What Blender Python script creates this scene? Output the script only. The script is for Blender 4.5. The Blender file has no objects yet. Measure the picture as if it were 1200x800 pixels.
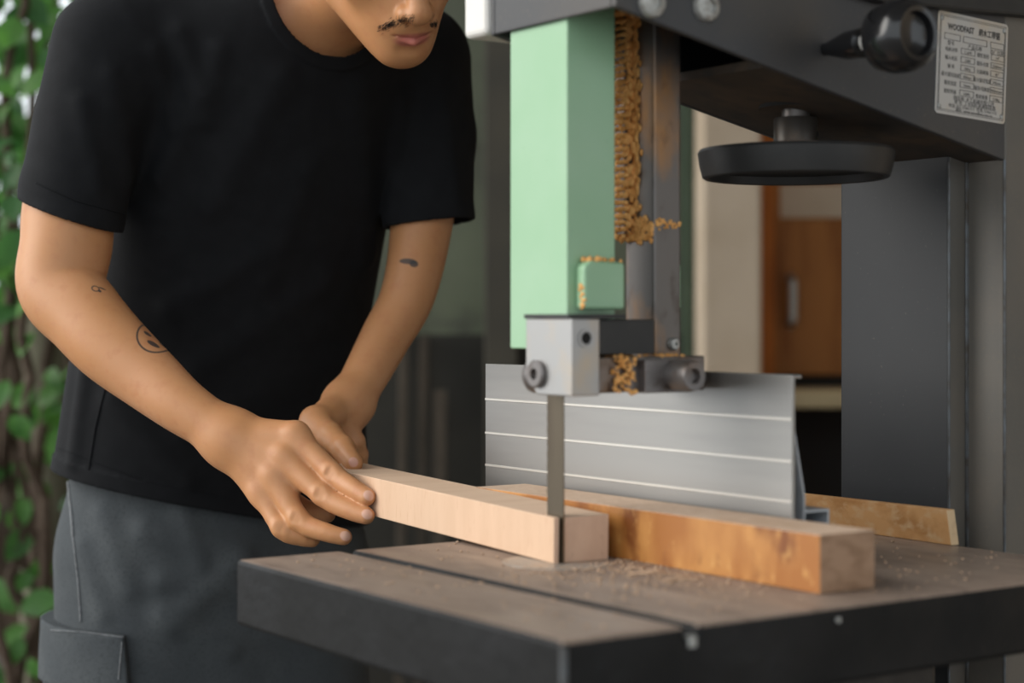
import bpy, bmesh, math, random
import numpy as np
import openvdb
from mathutils import Vector, Matrix, Quaternion
R = random.Random(7)
NR = np.random.default_rng(7)
SC = bpy.context.scene
COL = SC.collection
CAMH = 1.05
F = 2085.0
def P(px, py, Y):
    return Vector(((px-600)*Y/F, Y, CAMH+(373-py)*Y/F))

# ------------------------------------------------------------------ materials
def mk(name, base, rough=.6, metal=0., noise=(), bump=None, spec=.5, stretch=(1,1,1), sss=0., rot=(0,0,0), trans=0., rvar=None, coat=0.):
    m = bpy.data.materials.new(name); m.use_nodes = True
    nt = m.node_tree; N = nt.nodes; L = nt.links
    b = N['Principled BSDF']
    b.inputs['Roughness'].default_value = rough; b.inputs['Metallic'].default_value = metal
    b.inputs['Specular IOR Level'].default_value = spec
    if coat: b.inputs['Coat Weight'].default_value = coat
    if sss:
        b.inputs['Subsurface Weight'].default_value = sss
        b.inputs['Subsurface Radius'].default_value = (1.,.35,.18); b.inputs['Subsurface Scale'].default_value = .008
    if trans: b.inputs['Transmission Weight'].default_value = trans
    tc = N.new('ShaderNodeTexCoord'); mp = N.new('ShaderNodeMapping')
    mp.inputs['Scale'].default_value = stretch; mp.inputs['Rotation'].default_value = rot
    L.new(tc.outputs['Object'], mp.inputs['Vector'])
    cur = None
    def nz(scale, detail=4., r=.55, dist=0.):
        t = N.new('ShaderNodeTexNoise'); t.inputs['Scale'].default_value = scale
        t.inputs['Detail'].default_value = detail; t.inputs['Roughness'].default_value = r
        t.inputs['Distortion'].default_value = dist
        L.new(mp.outputs[0], t.inputs['Vector']); return t.outputs['Fac']
    rgb = N.new('ShaderNodeRGB'); rgb.outputs[0].default_value = (*base, 1); cur = rgb.outputs[0]
    for (scale, c2, lo, hi) in noise:
        f = nz(scale)
        mr = N.new('ShaderNodeMapRange'); mr.inputs['From Min'].default_value = lo; mr.inputs['From Max'].default_value = hi
        L.new(f, mr.inputs['Value'])
        mx = N.new('ShaderNodeMix'); mx.data_type = 'RGBA'
        L.new(mr.outputs[0], mx.inputs[0]); L.new(cur, mx.inputs[6]); mx.inputs[7].default_value = (*c2, 1)
        cur = mx.outputs[2]
    L.new(cur, b.inputs['Base Color'])
    if rvar:
        f = nz(rvar[0]); mr = N.new('ShaderNodeMapRange')
        mr.inputs['From Min'].default_value = .35; mr.inputs['From Max'].default_value = .65
        mr.inputs['To Min'].default_value = rvar[1]; mr.inputs['To Max'].default_value = rvar[2]
        L.new(f, mr.inputs['Value']); L.new(mr.outputs[0], b.inputs['Roughness'])
    if bump:
        f = nz(bump[0]); bp = N.new('ShaderNodeBump'); bp.inputs['Strength'].default_value = bump[1]
        bp.inputs['Distance'].default_value = bump[2] if len(bump) > 2 else .002
        L.new(f, bp.inputs['Height']); L.new(bp.outputs[0], b.inputs['Normal'])
    return m

M = {}
M['cast_dark'] = mk('cast_dark', (.012,.012,.013), .42, 0, [(30,(.028,.027,.026),.45,.7)], (160,.3,.0008))
M['saw_grey'] = mk('saw_grey', (.045,.045,.048), .5, .0, [(6,(.075,.062,.05),.45,.8),(220,(.11,.09,.07),.62,.78)], (140,.25,.0006))
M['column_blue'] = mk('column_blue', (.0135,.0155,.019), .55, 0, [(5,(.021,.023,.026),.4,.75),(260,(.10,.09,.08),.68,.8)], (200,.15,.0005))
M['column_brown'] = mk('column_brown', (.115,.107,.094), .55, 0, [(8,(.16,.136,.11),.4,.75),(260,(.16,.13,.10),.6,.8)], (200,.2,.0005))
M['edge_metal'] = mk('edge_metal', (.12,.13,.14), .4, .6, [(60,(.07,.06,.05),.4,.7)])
M['green'] = mk('green', (.275,.465,.285), .45, 0, [(9,(.31,.49,.32),.4,.7),(160,(.22,.39,.235),.68,.8)], (60,.06,.001), coat=.15)
M['steel'] = mk('steel', (.20,.185,.18), .42, .75, [(22,(.16,.10,.06),.45,.7),(70,(.10,.075,.06),.5,.75)], (120,.15,.0005))
M['rust_steel'] = mk('rust_steel', (.15,.138,.13), .42, .7, [(14,(.36,.18,.065),.50,.68),(50,(.07,.05,.04),.55,.8)], (90,.2,.0006), stretch=(1,1,.5))
M['alu'] = mk('alu', (.37,.365,.36), .42, .75, [(25,(.45,.37,.28),.5,.8)], (300,.06,.0003))
M['fence'] = mk('fence_alu', (.345,.34,.33), .38, .85, [(7,(.27,.27,.265),.4,.7)], (250,.08,.0003), stretch=(3,.25,3))
M['fence_back'] = mk('fence_back', (.42,.45,.48), .45, .25, [(40,(.34,.36,.38),.4,.7)])
M['fence_ridge'] = mk('fence_ridge', (.72,.69,.64), .3, .6)
M['blade'] = mk('blade', (.13,.105,.075), .36, .85, [(30,(.09,.07,.05),.4,.7)], stretch=(1,1,.2))
M['black_plastic'] = mk('black_plastic', (.010,.010,.011), .22, 0, [], None, coat=.3)
M['black_matte'] = mk('black_matte', (.014,.014,.014), .5, 0, [(40,(.022,.021,.02),.45,.7)])
M['white_paint'] = mk('white_paint', (.72,.70,.66), .5, 0, [(12,(.60,.56,.50),.5,.8)])
M['bolt'] = mk('bolt_grey', (.42,.42,.40), .4, .4, [(200,(.25,.23,.2),.5,.7)])
M['sawdust_orange'] = mk('sawdust_orange', (.82,.45,.16), .95, 0, [(90,(.66,.31,.09),.4,.65)], (260,.6,.002), spec=.1)
M['sawdust'] = mk('sawdust', (.56,.40,.28), .95, 0, [(300,(.42,.29,.20),.4,.65)], (400,.4,.001), spec=.1)
M['table_top'] = mk('table_top', (.26,.195,.155), .5, .1, [(5,(.35,.265,.21),.4,.68),(28,(.17,.125,.10),.5,.75),(420,(.42,.32,.25),.58,.74)], (300,.25,.0006), rvar=(6,.34,.66), stretch=(2.4,.6,1))
M['insert'] = mk('insert', (.36,.34,.31), .38, .4, [(40,(.45,.36,.28),.45,.7),(300,(.55,.46,.38),.55,.7)], (200,.2,.0005))
M['table_side'] = mk('table_side', (.006,.006,.006), .45, 0, [(7,(.012,.012,.013),.5,.75),(80,(.03,.027,.024),.68,.8)], (60,.4,.002), rvar=(9,.38,.65), spec=.22)
M['block'] = mk('block_wood', (.62,.415,.275), .6, 0, [(20,(.66,.45,.305),.4,.65),(120,(.52,.31,.19),.60,.78)], (300,.12,.0006), stretch=(.35,2.2,.30))
M['block_top'] = mk('block_top', (.70,.50,.355), .7, 0, [(26,(.64,.44,.30),.45,.7)], (200,.1,.0005), stretch=(.25,2,1))
M['block_end'] = mk('block_end', (.64,.43,.31), .65, 0, [(60,(.69,.48,.35),.4,.6),(160,(.56,.36,.25),.6,.75)], (240,.12,.0006), stretch=(1,1,.5))  # tone lifted to offset the dim light on this end face
M['board'] = mk('board_wood', (.335,.125,.026), .40, 0, [(11,(.47,.215,.058),.44,.58),(20,(.19,.058,.011),.54,.66),(90,(.55,.29,.09),.6,.75)], (90,.06,.001), stretch=(.45,1,.55))
M['board_top'] = mk('board_top', (.56,.40,.285), .9, 0, [(160,(.64,.48,.36),.45,.65),(12,(.48,.32,.21),.5,.75)], (300,.35,.001))
M['board_end'] = mk('board_end', (.36,.22,.135), .6, 0, [(40,(.26,.15,.085),.45,.65)], (100,.1,.0008), stretch=(1,.35,2.2), rot=(.7,0,0))  # end tone raised to make up for weak light there
M['offcut'] = mk('offcut_wood', (.54,.29,.115), .6, 0, [(24,(.40,.19,.06),.46,.66),(60,(.56,.36,.19),.5,.7)], (100,.08,.0008), stretch=(.3,1,1.8))
M['offcut_end'] = mk('offcut_end', (.62,.45,.27), .7, 0, [(60,(.5,.34,.2),.5,.7)])
M['shirt'] = mk('black_tee', (.0055,.0062,.0078), .85, 0, [(50,(.0078,.0086,.0105),.4,.7)], (700,.35,.0008), spec=.25)
M['trousers'] = mk('grey_twill', (.066,.074,.080), .85, 0, [(14,(.086,.095,.10),.42,.68),(300,(.05,.055,.06),.5,.75)], (500,.4,.0008), spec=.2)
M['seam'] = mk('twill_seam', (.19,.20,.21), .85, 0, [(200,(.10,.105,.11),.4,.7)])
M['shoe'] = mk('shoe_leather', (.03,.025,.02), .5)
M['hair'] = mk('black_hair', (.010,.008,.007), .45)
M['plate'] = mk('plate_alu', (.52,.515,.505), .42, .55, [(18,(.55,.47,.36),.52,.75)], (300,.05,.0003))
M['ink'] = mk('plate_ink', (.035,.033,.032), .6)
M['leaf'] = mk('leaf', (.085,.24,.045), .45, 0, [(3,(.15,.36,.07),.4,.65),(9,(.04,.13,.03),.5,.7)], None)
M['leaf2'] = mk('leaf_dark', (.045,.14,.04), .45, 0, [(3,(.08,.21,.055),.4,.65)], None)
M['bark'] = mk('bark', (.07,.045,.03), .9, 0, [(20,(.12,.085,.06),.45,.7)], (40,.8,.006))
M['floor'] = mk('floor_concrete', (.10,.09,.08), .85, 0, [(4,(.15,.135,.115),.4,.7)], (40,.3,.003))
M['beige'] = mk('beige_render', (.60,.49,.375), .9, 0, [(5,(.52,.415,.305),.4,.7)], (60,.3,.002))
M['wood_door'] = mk('door_wood', (.36,.145,.04), .5, 0, [(6,(.24,.085,.02),.45,.65)], spec=.15, stretch=(3,3,.4))
M['wood_frame'] = mk('frame_wood', (.46,.14,.022), .5, 0, [(6,(.32,.09,.014),.45,.65)], spec=.15, stretch=(3,3,.4))
M['dark_wall'] = mk('dark_wall', (.035,.033,.028), .9, 0, [(3,(.05,.046,.038),.4,.7)])
M['green_grey'] = mk('green_grey', (.115,.127,.09), .7, 0, [(2.2,(.155,.175,.115),.42,.65),(6,(.075,.075,.06),.55,.75)])
M['black_recess'] = mk('black_recess', (.008,.007,.006), .9)
M['dark_alu'] = mk('dark_alu', (.075,.066,.048), .6, 0, [(3,(.05,.045,.035),.4,.7)])
M['earth'] = mk('earth_bank', (.075,.05,.033), .95, 0, [(7,(.13,.09,.06),.45,.7),(3,(.035,.028,.02),.45,.65)], (14,.8,.03))
M['olive'] = mk('olive_post', (.125,.118,.08), .9, 0, [(8,(.16,.15,.105),.4,.7)])
M['plank'] = mk('plank_grey', (.085,.066,.048), .8, 0, [(10,(.055,.042,.03),.4,.7)], stretch=(4,4,.4))
M['unseen_ceiling'] = mk('ceiling_paint', (.30,.28,.25), .9, 0, [(4,(.26,.24,.21),.4,.7)])
g = bpy.data.materials.new('window_glass'); g.use_nodes = True
gb = g.node_tree.nodes['Principled BSDF']; gb.inputs['Transmission Weight'].default_value = 1; gb.inputs['Roughness'].default_value = .02
gb.inputs['IOR'].default_value = 1.45; gb.inputs['Base Color'].default_value = (.86,.9,.86,1)
M['glass'] = g

# leaf translucency
for k in ('leaf','leaf2'):
    nt = M[k].node_tree; b = nt.nodes['Principled BSDF']; o = [n for n in nt.nodes if n.type == 'OUTPUT_MATERIAL'][0]
    t = nt.nodes.new('ShaderNodeBsdfTranslucent'); mx = nt.nodes.new('ShaderNodeMixShader'); mx.inputs[0].default_value = .45
    src = b.inputs['Base Color'].links[0].from_socket
    hs = nt.nodes.new('ShaderNodeHueSaturation'); hs.inputs['Value'].default_value = 1.5
    nt.links.new(src, hs.inputs['Color']); nt.links.new(hs.outputs[0], t.inputs['Color'])
    nt.links.new(b.outputs[0], mx.inputs[1]); nt.links.new(t.outputs[0], mx.inputs[2]); nt.links.new(mx.outputs[0], o.inputs['Surface'])

# ------------------------------------------------------------------ object helpers
def link(name, me, mats, parent=None, loc=None):
    o = bpy.data.objects.new(name, me); COL.objects.link(o)
    for m in (mats if isinstance(mats, (list, tuple)) else [mats]): me.materials.append(M[m] if isinstance(m, str) else m)
    if parent is not None: o.parent = parent
    if loc is not None: o.location = loc
    return o
def obj(name, bm, mats, parent=None, loc=None, smooth=False, bevel=0., seg=2, auto=True):
    bmesh.ops.recalc_face_normals(bm, faces=bm.faces[:])
    me = bpy.data.meshes.new(name); bm.to_mesh(me); bm.free()
    if smooth: me.polygons.foreach_set('use_smooth', [True]*len(me.polygons))
    o = link(name, me, mats, parent, loc)
    if bevel:
        md = o.modifiers.new('bevel', 'BEVEL'); md.width = bevel; md.segments = seg; md.limit_method = 'ANGLE'; md.angle_limit = .6
        md.harden_normals = False
    if smooth and auto:
        try:
            me.set_sharp_from_angle(angle=.7)
        except Exception: pass
    return o
def tag(o, label=None, cat=None, group=None, kind=None):
    if label: o['label'] = label
    if cat: o['category'] = cat
    if group: o['group'] = group
    if kind: o['kind'] = kind
    return o
def empty(name, loc, rz=0, label=None, cat=None, group=None):
    o = bpy.data.objects.new(name, None); COL.objects.link(o); o.location = loc; o.rotation_euler = (0,0,rz)
    o.empty_display_size = .1
    return tag(o, label, cat, group)
def struct(name, bm, mats, **k):
    return tag(obj(name, bm, mats, **k), kind='structure')
def box(bm, x0, x1, y0, y1, z0, z1, mi=0):
    v = [bm.verts.new((x,y,z)) for z in (z0,z1) for (x,y) in ((x0,y0),(x1,y0),(x1,y1),(x0,y1))]
    fs = [(3,2,1,0),(4,5,6,7),(0,1,5,4),(1,2,6,5),(2,3,7,6),(3,0,4,7)]
    out = []
    for f in fs:
        q = bm.faces.new([v[i] for i in f]); q.material_index = mi; out.append(q)
    return out   # bottom, top, -y, +x, +y, -x
def prism(bm, pts, axis, a, b, mi=0):
    """extrude polygon; axis 'x','y','z' = extrusion axis; pts are the other two coords in order"""
    def mkv(p, t):
        if axis == 'x': return (t, p[0], p[1])
        if axis == 'y': return (p[0], t, p[1])
        return (p[0], p[1], t)
    A = [bm.verts.new(mkv(p,a)) for p in pts]; B = [bm.verts.new(mkv(p,b)) for p in pts]
    n = len(pts); fs = []
    fs.append(bm.faces.new(A)); fs.append(bm.faces.new(B[::-1]))
    for i in range(n): fs.append(bm.faces.new((A[i],B[i],B[(i+1)%n],A[(i+1)%n])))
    for f in fs: f.material_index = mi
    return fs   # capA, capB, sides...
def frame_axes(d):
    d = Vector(d).normalized(); a = Vector((0,0,1)) if abs(d.z) < .9 else Vector((1,0,0))
    u = d.cross(a).normalized(); return u, d.cross(u).normalized()
def lathe(bm, prof, o, d, n=40, mi=0):
    """prof: list of (r, t) along axis d from o"""
    o = Vector(o); d = Vector(d).normalized(); u, v = frame_axes(d)
    rings = []
    for (r, t) in prof:
        if r < 1e-6: rings.append([bm.verts.new(o+d*t)])
        else: rings.append([bm.verts.new(o+d*t+(u*math.cos(2*math.pi*i/n)+v*math.sin(2*math.pi*i/n))*r) for i in range(n)])
    for a, b in zip(rings, rings[1:]):
        if len(a) == 1 and len(b) == 1: continue
        for i in range(n):
            j = (i+1) % n
            if len(a) == 1: f = bm.faces.new((a[0], b[i], b[j]))
            elif len(b) == 1: f = bm.faces.new((a[i], b[0], a[j]))
            else: f = bm.faces.new((a[i], b[i], b[j], a[j]))
            f.material_index = mi
def tube(bm, pts, r, n=8, mi=0, r1=None):
    pts = [Vector(p) for p in pts]; r1 = r if r1 is None else r1
    rings = []
    for i, p in enumerate(pts):
        d = (pts[min(i+1,len(pts)-1)]-pts[max(i-1,0)])
        u, v = frame_axes(d); rr = r+(r1-r)*i/max(1,len(pts)-1)
        rings.append([bm.verts.new(p+(u*math.cos(2*math.pi*k/n)+v*math.sin(2*math.pi*k/n))*rr) for k in range(n)])
    for a, b in zip(rings, rings[1:]):
        for k in range(n): bm.faces.new((a[k],b[k],b[(k+1)%n],a[(k+1)%n])).material_index = mi
    bm.faces.new(rings[0]).material_index = mi; bm.faces.new(rings[-1][::-1]).material_index = mi
def lump(bm, c, r, sx=1, sy=1, sz=1, mi=0, sub=1):
    q = bmesh.ops.create_icosphere(bm, subdivisions=sub, radius=1, matrix=Matrix.Translation(c) @ Matrix.Diagonal((r*sx*R.uniform(.8,1.2), r*sy*R.uniform(.8,1.2), r*sz*R.uniform(.8,1.2), 1)))
    for v in q['verts']:
        for f in v.link_faces: f.material_index = mi
NB = lambda: bmesh.new()

# ------------------------------------------------------------------ camera, light, world
cam_d = bpy.data.cameras.new('camera'); cam = bpy.data.objects.new('camera', cam_d); COL.objects.link(cam)
cam.location = (0,0,CAMH); cam.rotation_euler = (math.pi/2,0,0)
cam_d.sensor_width = 36; cam_d.lens = F*36/1200; cam_d.shift_y = -27/1200
cam_d.clip_start = .05; cam_d.clip_end = 200
cam_d.dof.use_dof = True; cam_d.dof.focus_distance = 1.94; cam_d.dof.aperture_fstop = 3.2
SC.camera = cam
SC.view_settings.view_transform = 'Standard'; SC.view_settings.look = 'None'; SC.view_settings.gamma = 1
SC.view_settings.use_curve_mapping = False; SC.view_settings.exposure = 0.0
try: SC.cycles.use_denoising = True
except Exception: pass
w = bpy.data.worlds.new('sky'); SC.world = w; w.use_nodes = True
bg = w.node_tree.nodes['Background']; bg.inputs[0].default_value = (.90,.96,1.0,1); bg.inputs[1].default_value = 1.25
sd = bpy.data.lights.new('soft_sun', 'SUN'); so = bpy.data.objects.new('soft_sun', sd); COL.objects.link(so)
sd.energy = 2.8; sd.angle = math.radians(50); sd.color = (1.0,.95,.88)
so.rotation_euler = Vector((.92,.14,-.42)).to_track_quat('-Z','Y').to_euler()

# ------------------------------------------------------------------ setting
bm = NB(); box(bm,-6,4,-4,9,-.1,0); struct('floor', bm, 'floor')
bm = NB(); box(bm,-.85,4,-.3,9,2.75,2.9); struct('unseen_ceiling', bm, 'unseen_ceiling')  # out of view; added and sized to hold back overhead sky light
bm = NB(); box(bm,3.0,3.15,.8,9,0,2.75); struct('unseen_wall_right', bm, 'beige')  # out of view; added to block light from the right
bm = NB(); box(bm,2.1,3.0,-2.0,-1.85,0,2.75); struct('unseen_wall_front', bm, 'beige')  # out of view behind the camera; added to shade right-facing sides

# ------------------------------------------------------------------ band saw
RZ = math.atan2(.569,.8224)
TB = CAMH-.2218            # table top height
saw = empty('band_saw', (.035,1.22,0), RZ, 'large dark grey band saw with pale green blade guard and black handwheel', 'band saw')
def zc(z): return CAMH+z
# table
bm = NB()
fs = prism(bm, [(0,TB-.06),(.625,TB-.06),(.625,TB),(.1215,TB),(.1215,TB-.009),(.1095,TB-.009),(.1095,TB),(0,TB)], 'y', 0, .508)
bm.faces.ensure_lookup_table()
for f in bm.faces:
    c = f.calc_center_median(); f.normal_update()
    if abs(f.normal.z) > .9 and c.z > TB-.001: f.material_index = 1
table = obj('table', bm, ['table_side','table_top'], saw, bevel=.004, seg=3)
bm = NB(); lathe(bm, [(0,.0),(.052,0),(.052,.0012),(.0,.0012)], (.235,.325,TB-.0006), (0,0,1), 48)
obj('table_insert', bm, 'insert', saw)
bm = NB(); box(bm,.1120,.1195,-.0012,.006,TB-.016,TB-.0075); obj('slot_stop', bm, 'bolt', saw, bevel=.0008)
bm = NB(); lathe(bm, [(0,-.002),(.0022,-.002),(.0022,.002),(0,.0025)], (.262,0,TB-.010), (0,-1,0), 16); obj('edge_bolt', bm, 'bolt', saw)
bm = NB(); tube(bm, [(.0022,.0022,TB-.0585),(.0022,.0022,TB-.004)], .0030, 10); obj('highlight_corner', bm, 'edge_metal', saw, smooth=True)  # bare-metal strip added as the highlight along the table corner
# under-table: trunnion and lower wheel housing
bm = NB(); box(bm,.18,.60,.20,.40,TB-.17,TB-.061); obj('trunnion', bm, 'cast_dark', saw, bevel=.01)
bm = NB(); box(bm,.12,.70,.15,.46,0,TB-.30); obj('lower_cabinet', bm, 'cast_dark', saw, bevel=.012)
# column
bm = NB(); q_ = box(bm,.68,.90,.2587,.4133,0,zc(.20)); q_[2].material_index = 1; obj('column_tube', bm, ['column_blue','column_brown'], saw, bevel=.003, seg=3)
bm = NB(); box(bm,.706,1.0,.209,.405,0,zc(.62)); obj('rear_column', bm, 'column_brown', saw, bevel=.003, seg=3)
bm = NB(); tube(bm, [(.706,.2587-.001,z) for z in np.linspace(0.0,zc(.178),60)], .0025, 8); obj('weld_bead', bm, 'edge_metal', saw, smooth=True)
for f_ in ((.6803,.2590),(.7063,.2093)):
    bm = NB(); tube(bm, [(f_[0],f_[1],.0),(f_[0],f_[1],zc(.160))], .0016, 8); obj('edge_highlight', bm, 'edge_metal', saw, smooth=True)  # pale metal strips drawing the highlights on the column corners
# arm
bm = NB()
side = [(.2094,zc(.265)),(.7064,zc(.159)),(.7064,zc(.62)),(.2094,zc(.62))]
prism(bm, side, 'y', .209, .216); prism(bm, side, 'y', .393, .400)
box(bm, .2094,.2130,.216,.393,zc(.265),zc(.62)); box(bm, .213,.7064,.216,.393,zc(.612),zc(.62))
sl = lambda w: zc(.265-.106*(w-.2094)/.497)
obj('arm', bm, 'saw_grey', saw, bevel=.003, seg=3); bm = NB()
prism(bm, [(.385,sl(.385)+.0008),(.7064,zc(.1598)),(.7064,zc(.168)),(.385,sl(.385)+.009)], 'y', .216, .393)
obj('arm_underside', bm, mk('dusty_iron',(.062,.045,.032),.7,0,[(10,(.11,.07,.04),.5,.75),(30,(.035,.03,.026),.45,.7)]), saw)
bm = NB(); box(bm,.2050,.62,.401,.440,zc(.266),zc(.62)); obj('wheel_door', bm, 'white_paint', saw, bevel=.006, seg=3)
bm = NB(); prism(bm, [(.36,zc(.318)),(.52,zc(.298)),(.96,zc(.312)),(.96,zc(.335)),(.36,zc(.345))], 'y', .196, .2095)
obj('flange', bm, 'black_matte', saw, bevel=.003)
for (bw,bz) in ((.2468,.272),(.3085,.2743)):
    bm = NB(); lathe(bm, [(.0135,-.002),(.0135,.003),(.0125,.006),(.008,.008),(.0065,.0082),(.006,.005),(0,.005)], (bw,.209,zc(bz)), (0,-1,0), 24)
    obj('bolt', bm, 'bolt', saw, smooth=True)
# blade guard
bm = NB()
t = .003; g0,g1,h0,h1 = .214,.268,.285,.374
fs = prism(bm, [(g0,h0),(g1,h0),(g1,h0+t),(g0+t,h0+t),(g0+t,h1-t),(g1,h1-t),(g1,h1),(g0,h1)], 'z', zc(-.0277), zc(.36))
guard = obj('blade_guard', bm, 'green', saw, bevel=.0025, seg=3)
bm = NB(); prism(bm, [(.2234,zc(.008)),(.2693,zc(.008)),(.2693,zc(.050)),(.231,zc(.052)),(.2234,zc(.046))], 'y', .272, .2855)
br = obj('guard_bracket', bm, 'green', guard, bevel=.003, seg=3)
bm = NB()
for i in range(26): lump(bm, (R.uniform(.227,.268),R.uniform(.273,.284),zc(.051)+R.uniform(0,.002)), R.uniform(.0015,.003))
for i in range(12): lump(bm, (.2230+R.uniform(0,.002),R.uniform(.272,.279),zc(R.uniform(.006,.03))), R.uniform(.0015,.003))
d_ = obj('sawdust', bm, 'sawdust_orange', guard, smooth=True, auto=False); d_['kind'] = 'stuff'
bm = NB(); box(bm,.3605,.397,.346,.349,zc(.010),zc(.052)); obj('guard_plate', bm, 'green', guard, bevel=.001)
# guide post with rack
bm = NB(); box(bm,.3255,.3585,.300,.344,TB+.184,zc(.40)); post = obj('guide_post', bm, 'rust_steel', saw, bevel=.0028, seg=3)
bm = NB()
rz0, rz1 = zc(.080), zc(.32); n = 38
pts = []
for i in range(n):
    z = rz0+(rz1-rz0)*i/n; p = (rz1-rz0)/n
    pts += [(.3160,z),(.3160,z+p*.25),(.3195,z+p*.5),(.3195,z+p*.75)]
prism(bm, [(.3256,rz0)]+pts+[(.3256,rz1)], 'y', .333, .346); rack = obj('rack', bm, 'rust_steel', post)
bm = NB()
for i in range(n*10):
    k = i % n; z = rz0+(rz1-rz0)*(k+.62+R.uniform(-.12,.12))/n
    lump(bm, (.3168+R.uniform(-.0012,.002), R.uniform(.332,.3475), z), R.uniform(.0024,.0038), 1,1.3,.9)
for i in range(420):
    z = R.uniform(rz0-.006, rz1); lump(bm, (.3195+R.uniform(-.002,.006), R.uniform(.329,.347), z), R.uniform(.002,.0042), .8,1.1,1.4)
for i in range(260):
    z = R.uniform(rz0-.004, rz1); lump(bm, (.3252, .330+abs(R.gauss(0,.004))*-1, z), R.uniform(.0014,.003), .6,1.2,1.8)
for i in range(70): lump(bm, (.3250, R.uniform(.303,.330), zc(.083)+R.gauss(0,.006)), R.uniform(.0015,.0035), .7,1.2,1)
for i in range(40): lump(bm, (R.uniform(.328,.357), .2995, zc(.088)+R.gauss(0,.0022)), R.uniform(.001,.002), 1.2,.6,1)
for i in range(120):
    lump(bm, (R.uniform(.30,.325), R.uniform(.31,.345), zc(.285)+R.uniform(0,.03)), R.uniform(.002,.005))
d_ = obj('sawdust', bm, 'sawdust_orange', post, smooth=True, auto=False); d_['kind'] = 'stuff'
bm = NB(); lathe(bm, [(.0062,-.001),(.0062,.003),(.0045,.0052),(.0022,.0054),(.002,.003),(0,.003)], (.3475,.300,CAMH-.024), (0,-1,0), 20); obj('screw', bm, 'bolt', post, smooth=True)
# guide block
g_b = CAMH-.068; g_t = CAMH+.0037
bm = NB()
prism(bm, [(.3288,g_b+.026),(.3288,g_t-.004),(.2595,g_t-.004),(.2595,g_b),(.312,g_b),(.322,g_b+.012)], 'x', .200, .2308)
gb_ = obj('guide_block', bm, 'alu', saw, bevel=.0012)
bm = NB(); box(bm,.199,.262,.262,.330,g_t-.0038,g_t); obj('top_plate', bm, 'black_matte', gb_)
bm = NB(); box(bm,.2308,.300,.268,.335,g_b+.036,g_t-.0045); obj('back_block', bm, 'black_matte', gb_, bevel=.001)
bm = NB(); lathe(bm, [(.0085,.0002),(.0085,.0012),(.006,.0012),(.0055,.0003),(0,.0003)], (.2155,.2595,g_t-.021), (0,-1,0), 28); obj('bore_rim', bm, 'alu', gb_, smooth=True)
bm = NB(); lathe(bm, [(.0052,.0004),(0,.0006)], (.2155,.2595,g_t-.021), (0,-1,0), 28); obj('bore', bm, 'black_recess', gb_)
bm = NB(); lathe(bm, [(.0125,-.001),(.0125,.004),(.011,.0055),(.0052,.0055),(.0045,.001),(0,.001)], (.200,.309,g_b+.0185), (-1,0,0), 28); obj('socket_screw', bm, 'steel', gb_, smooth=True)
bm = NB(); lathe(bm, [(0,0),(.0165,0),(.017,.003),(.017,.012),(.015,.015),(0,.015)], (.215,.320,g_b+.017), (0,1,0), 32); obj('guide_bearing', bm, 'steel', gb_, smooth=True)
bm = NB(); box(bm,.2300,.36,.268,.335,g_b+.002,g_b+.0335); obj('holder_bar', bm, 'steel', gb_, bevel=.0015)
bm = NB(); box(bm,.281,.337,.258,.306,g_b+.001,g_b+.031); obj('clamp_block', bm, 'steel', gb_, bevel=.0012)
bm = NB(); lathe(bm, [(.0175,-.012),(.0175,-.004),(.016,-.004),(.016,0),(.0175,0),(.0175,.008),(.0155,.010),(.0155,.0)], (.262,.290,g_b+.018), (1,0,0), 28)
obj('collar', bm, 'rust_steel', gb_, smooth=True)
bm = NB()
for i in range(70): lump(bm, (R.uniform(.25,.275), R.uniform(.262,.268), g_b+R.uniform(.001,.035)), R.uniform(.001,.0028))
for i in range(60): lump(bm, (R.uniform(.25,.34), R.uniform(.262,.30), g_b+.034), R.uniform(.001,.002))
d_ = obj('sawdust', bm, 'sawdust_orange', gb_, smooth=True, auto=False); d_['kind'] = 'stuff'
bm = NB(); lathe(bm, [(0,0),(.0135,0),(.0135,.026),(.0125,.028),(.007,.028),(.006,.022),(0,.022)], (.315,.258,g_b+.0165), (0,-1,0), 28); obj('clamp_bolt', bm, 'steel', gb_, smooth=True)
# blade
bm = NB()
nt_ = 150; zz = np.linspace(TB-.25, zc(.35), nt_)
A = []
for i, z in enumerate(zz): A.append((.337 if i % 2 else .3363, z))
prism(bm, [(.3115,zz[0])]+A+[(.3115,zz[-1])], 'x', .2294, .2306)
obj('blade', bm, 'blade', saw)
# hand wheel under the arm
hw = Vector((.505,.30,0))
bm = NB()
lathe(bm, [(.020,.168),(.06,.1675),(.088,.1655),(.0945,.166),(.0965,.163),(.0945,.150),(.0915,.139),(.089,.1375),(.0855,.1385),(.084,.146),(.06,.150),(.025,.152),(0,.152)], (hw.x,hw.y,CAMH), (0,0,1), 72)
wheel = obj('handwheel', bm, 'black_matte', saw, smooth=True)
bm = NB(); lathe(bm, [(.0215,.166),(.0215,.196),(.0205,.1975),(.0135,.1975),(.0135,.215)], (hw.x,hw.y,CAMH), (0,0,1), 40); obj('hub', bm, mk('hub_steel',(.07,.062,.055),.4,.6,[(40,(.11,.075,.05),.5,.75)]), wheel, smooth=True)
bm = NB(); lathe(bm, [(.0136,.1976),(.0136,.216)], (hw.x,hw.y,CAMH), (0,0,1), 30); obj('spindle', bm, 'rust_steel', wheel, smooth=True)
bm = NB(); lathe(bm, [(0,.0),(.0025,0),(.0025,.001),(0,.001)], (hw.x+.0215*.57,hw.y-.0215*.82,CAMH+.181), (.57,-.82,0), 12); obj('set_screw', bm, 'black_recess', wheel)
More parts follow.
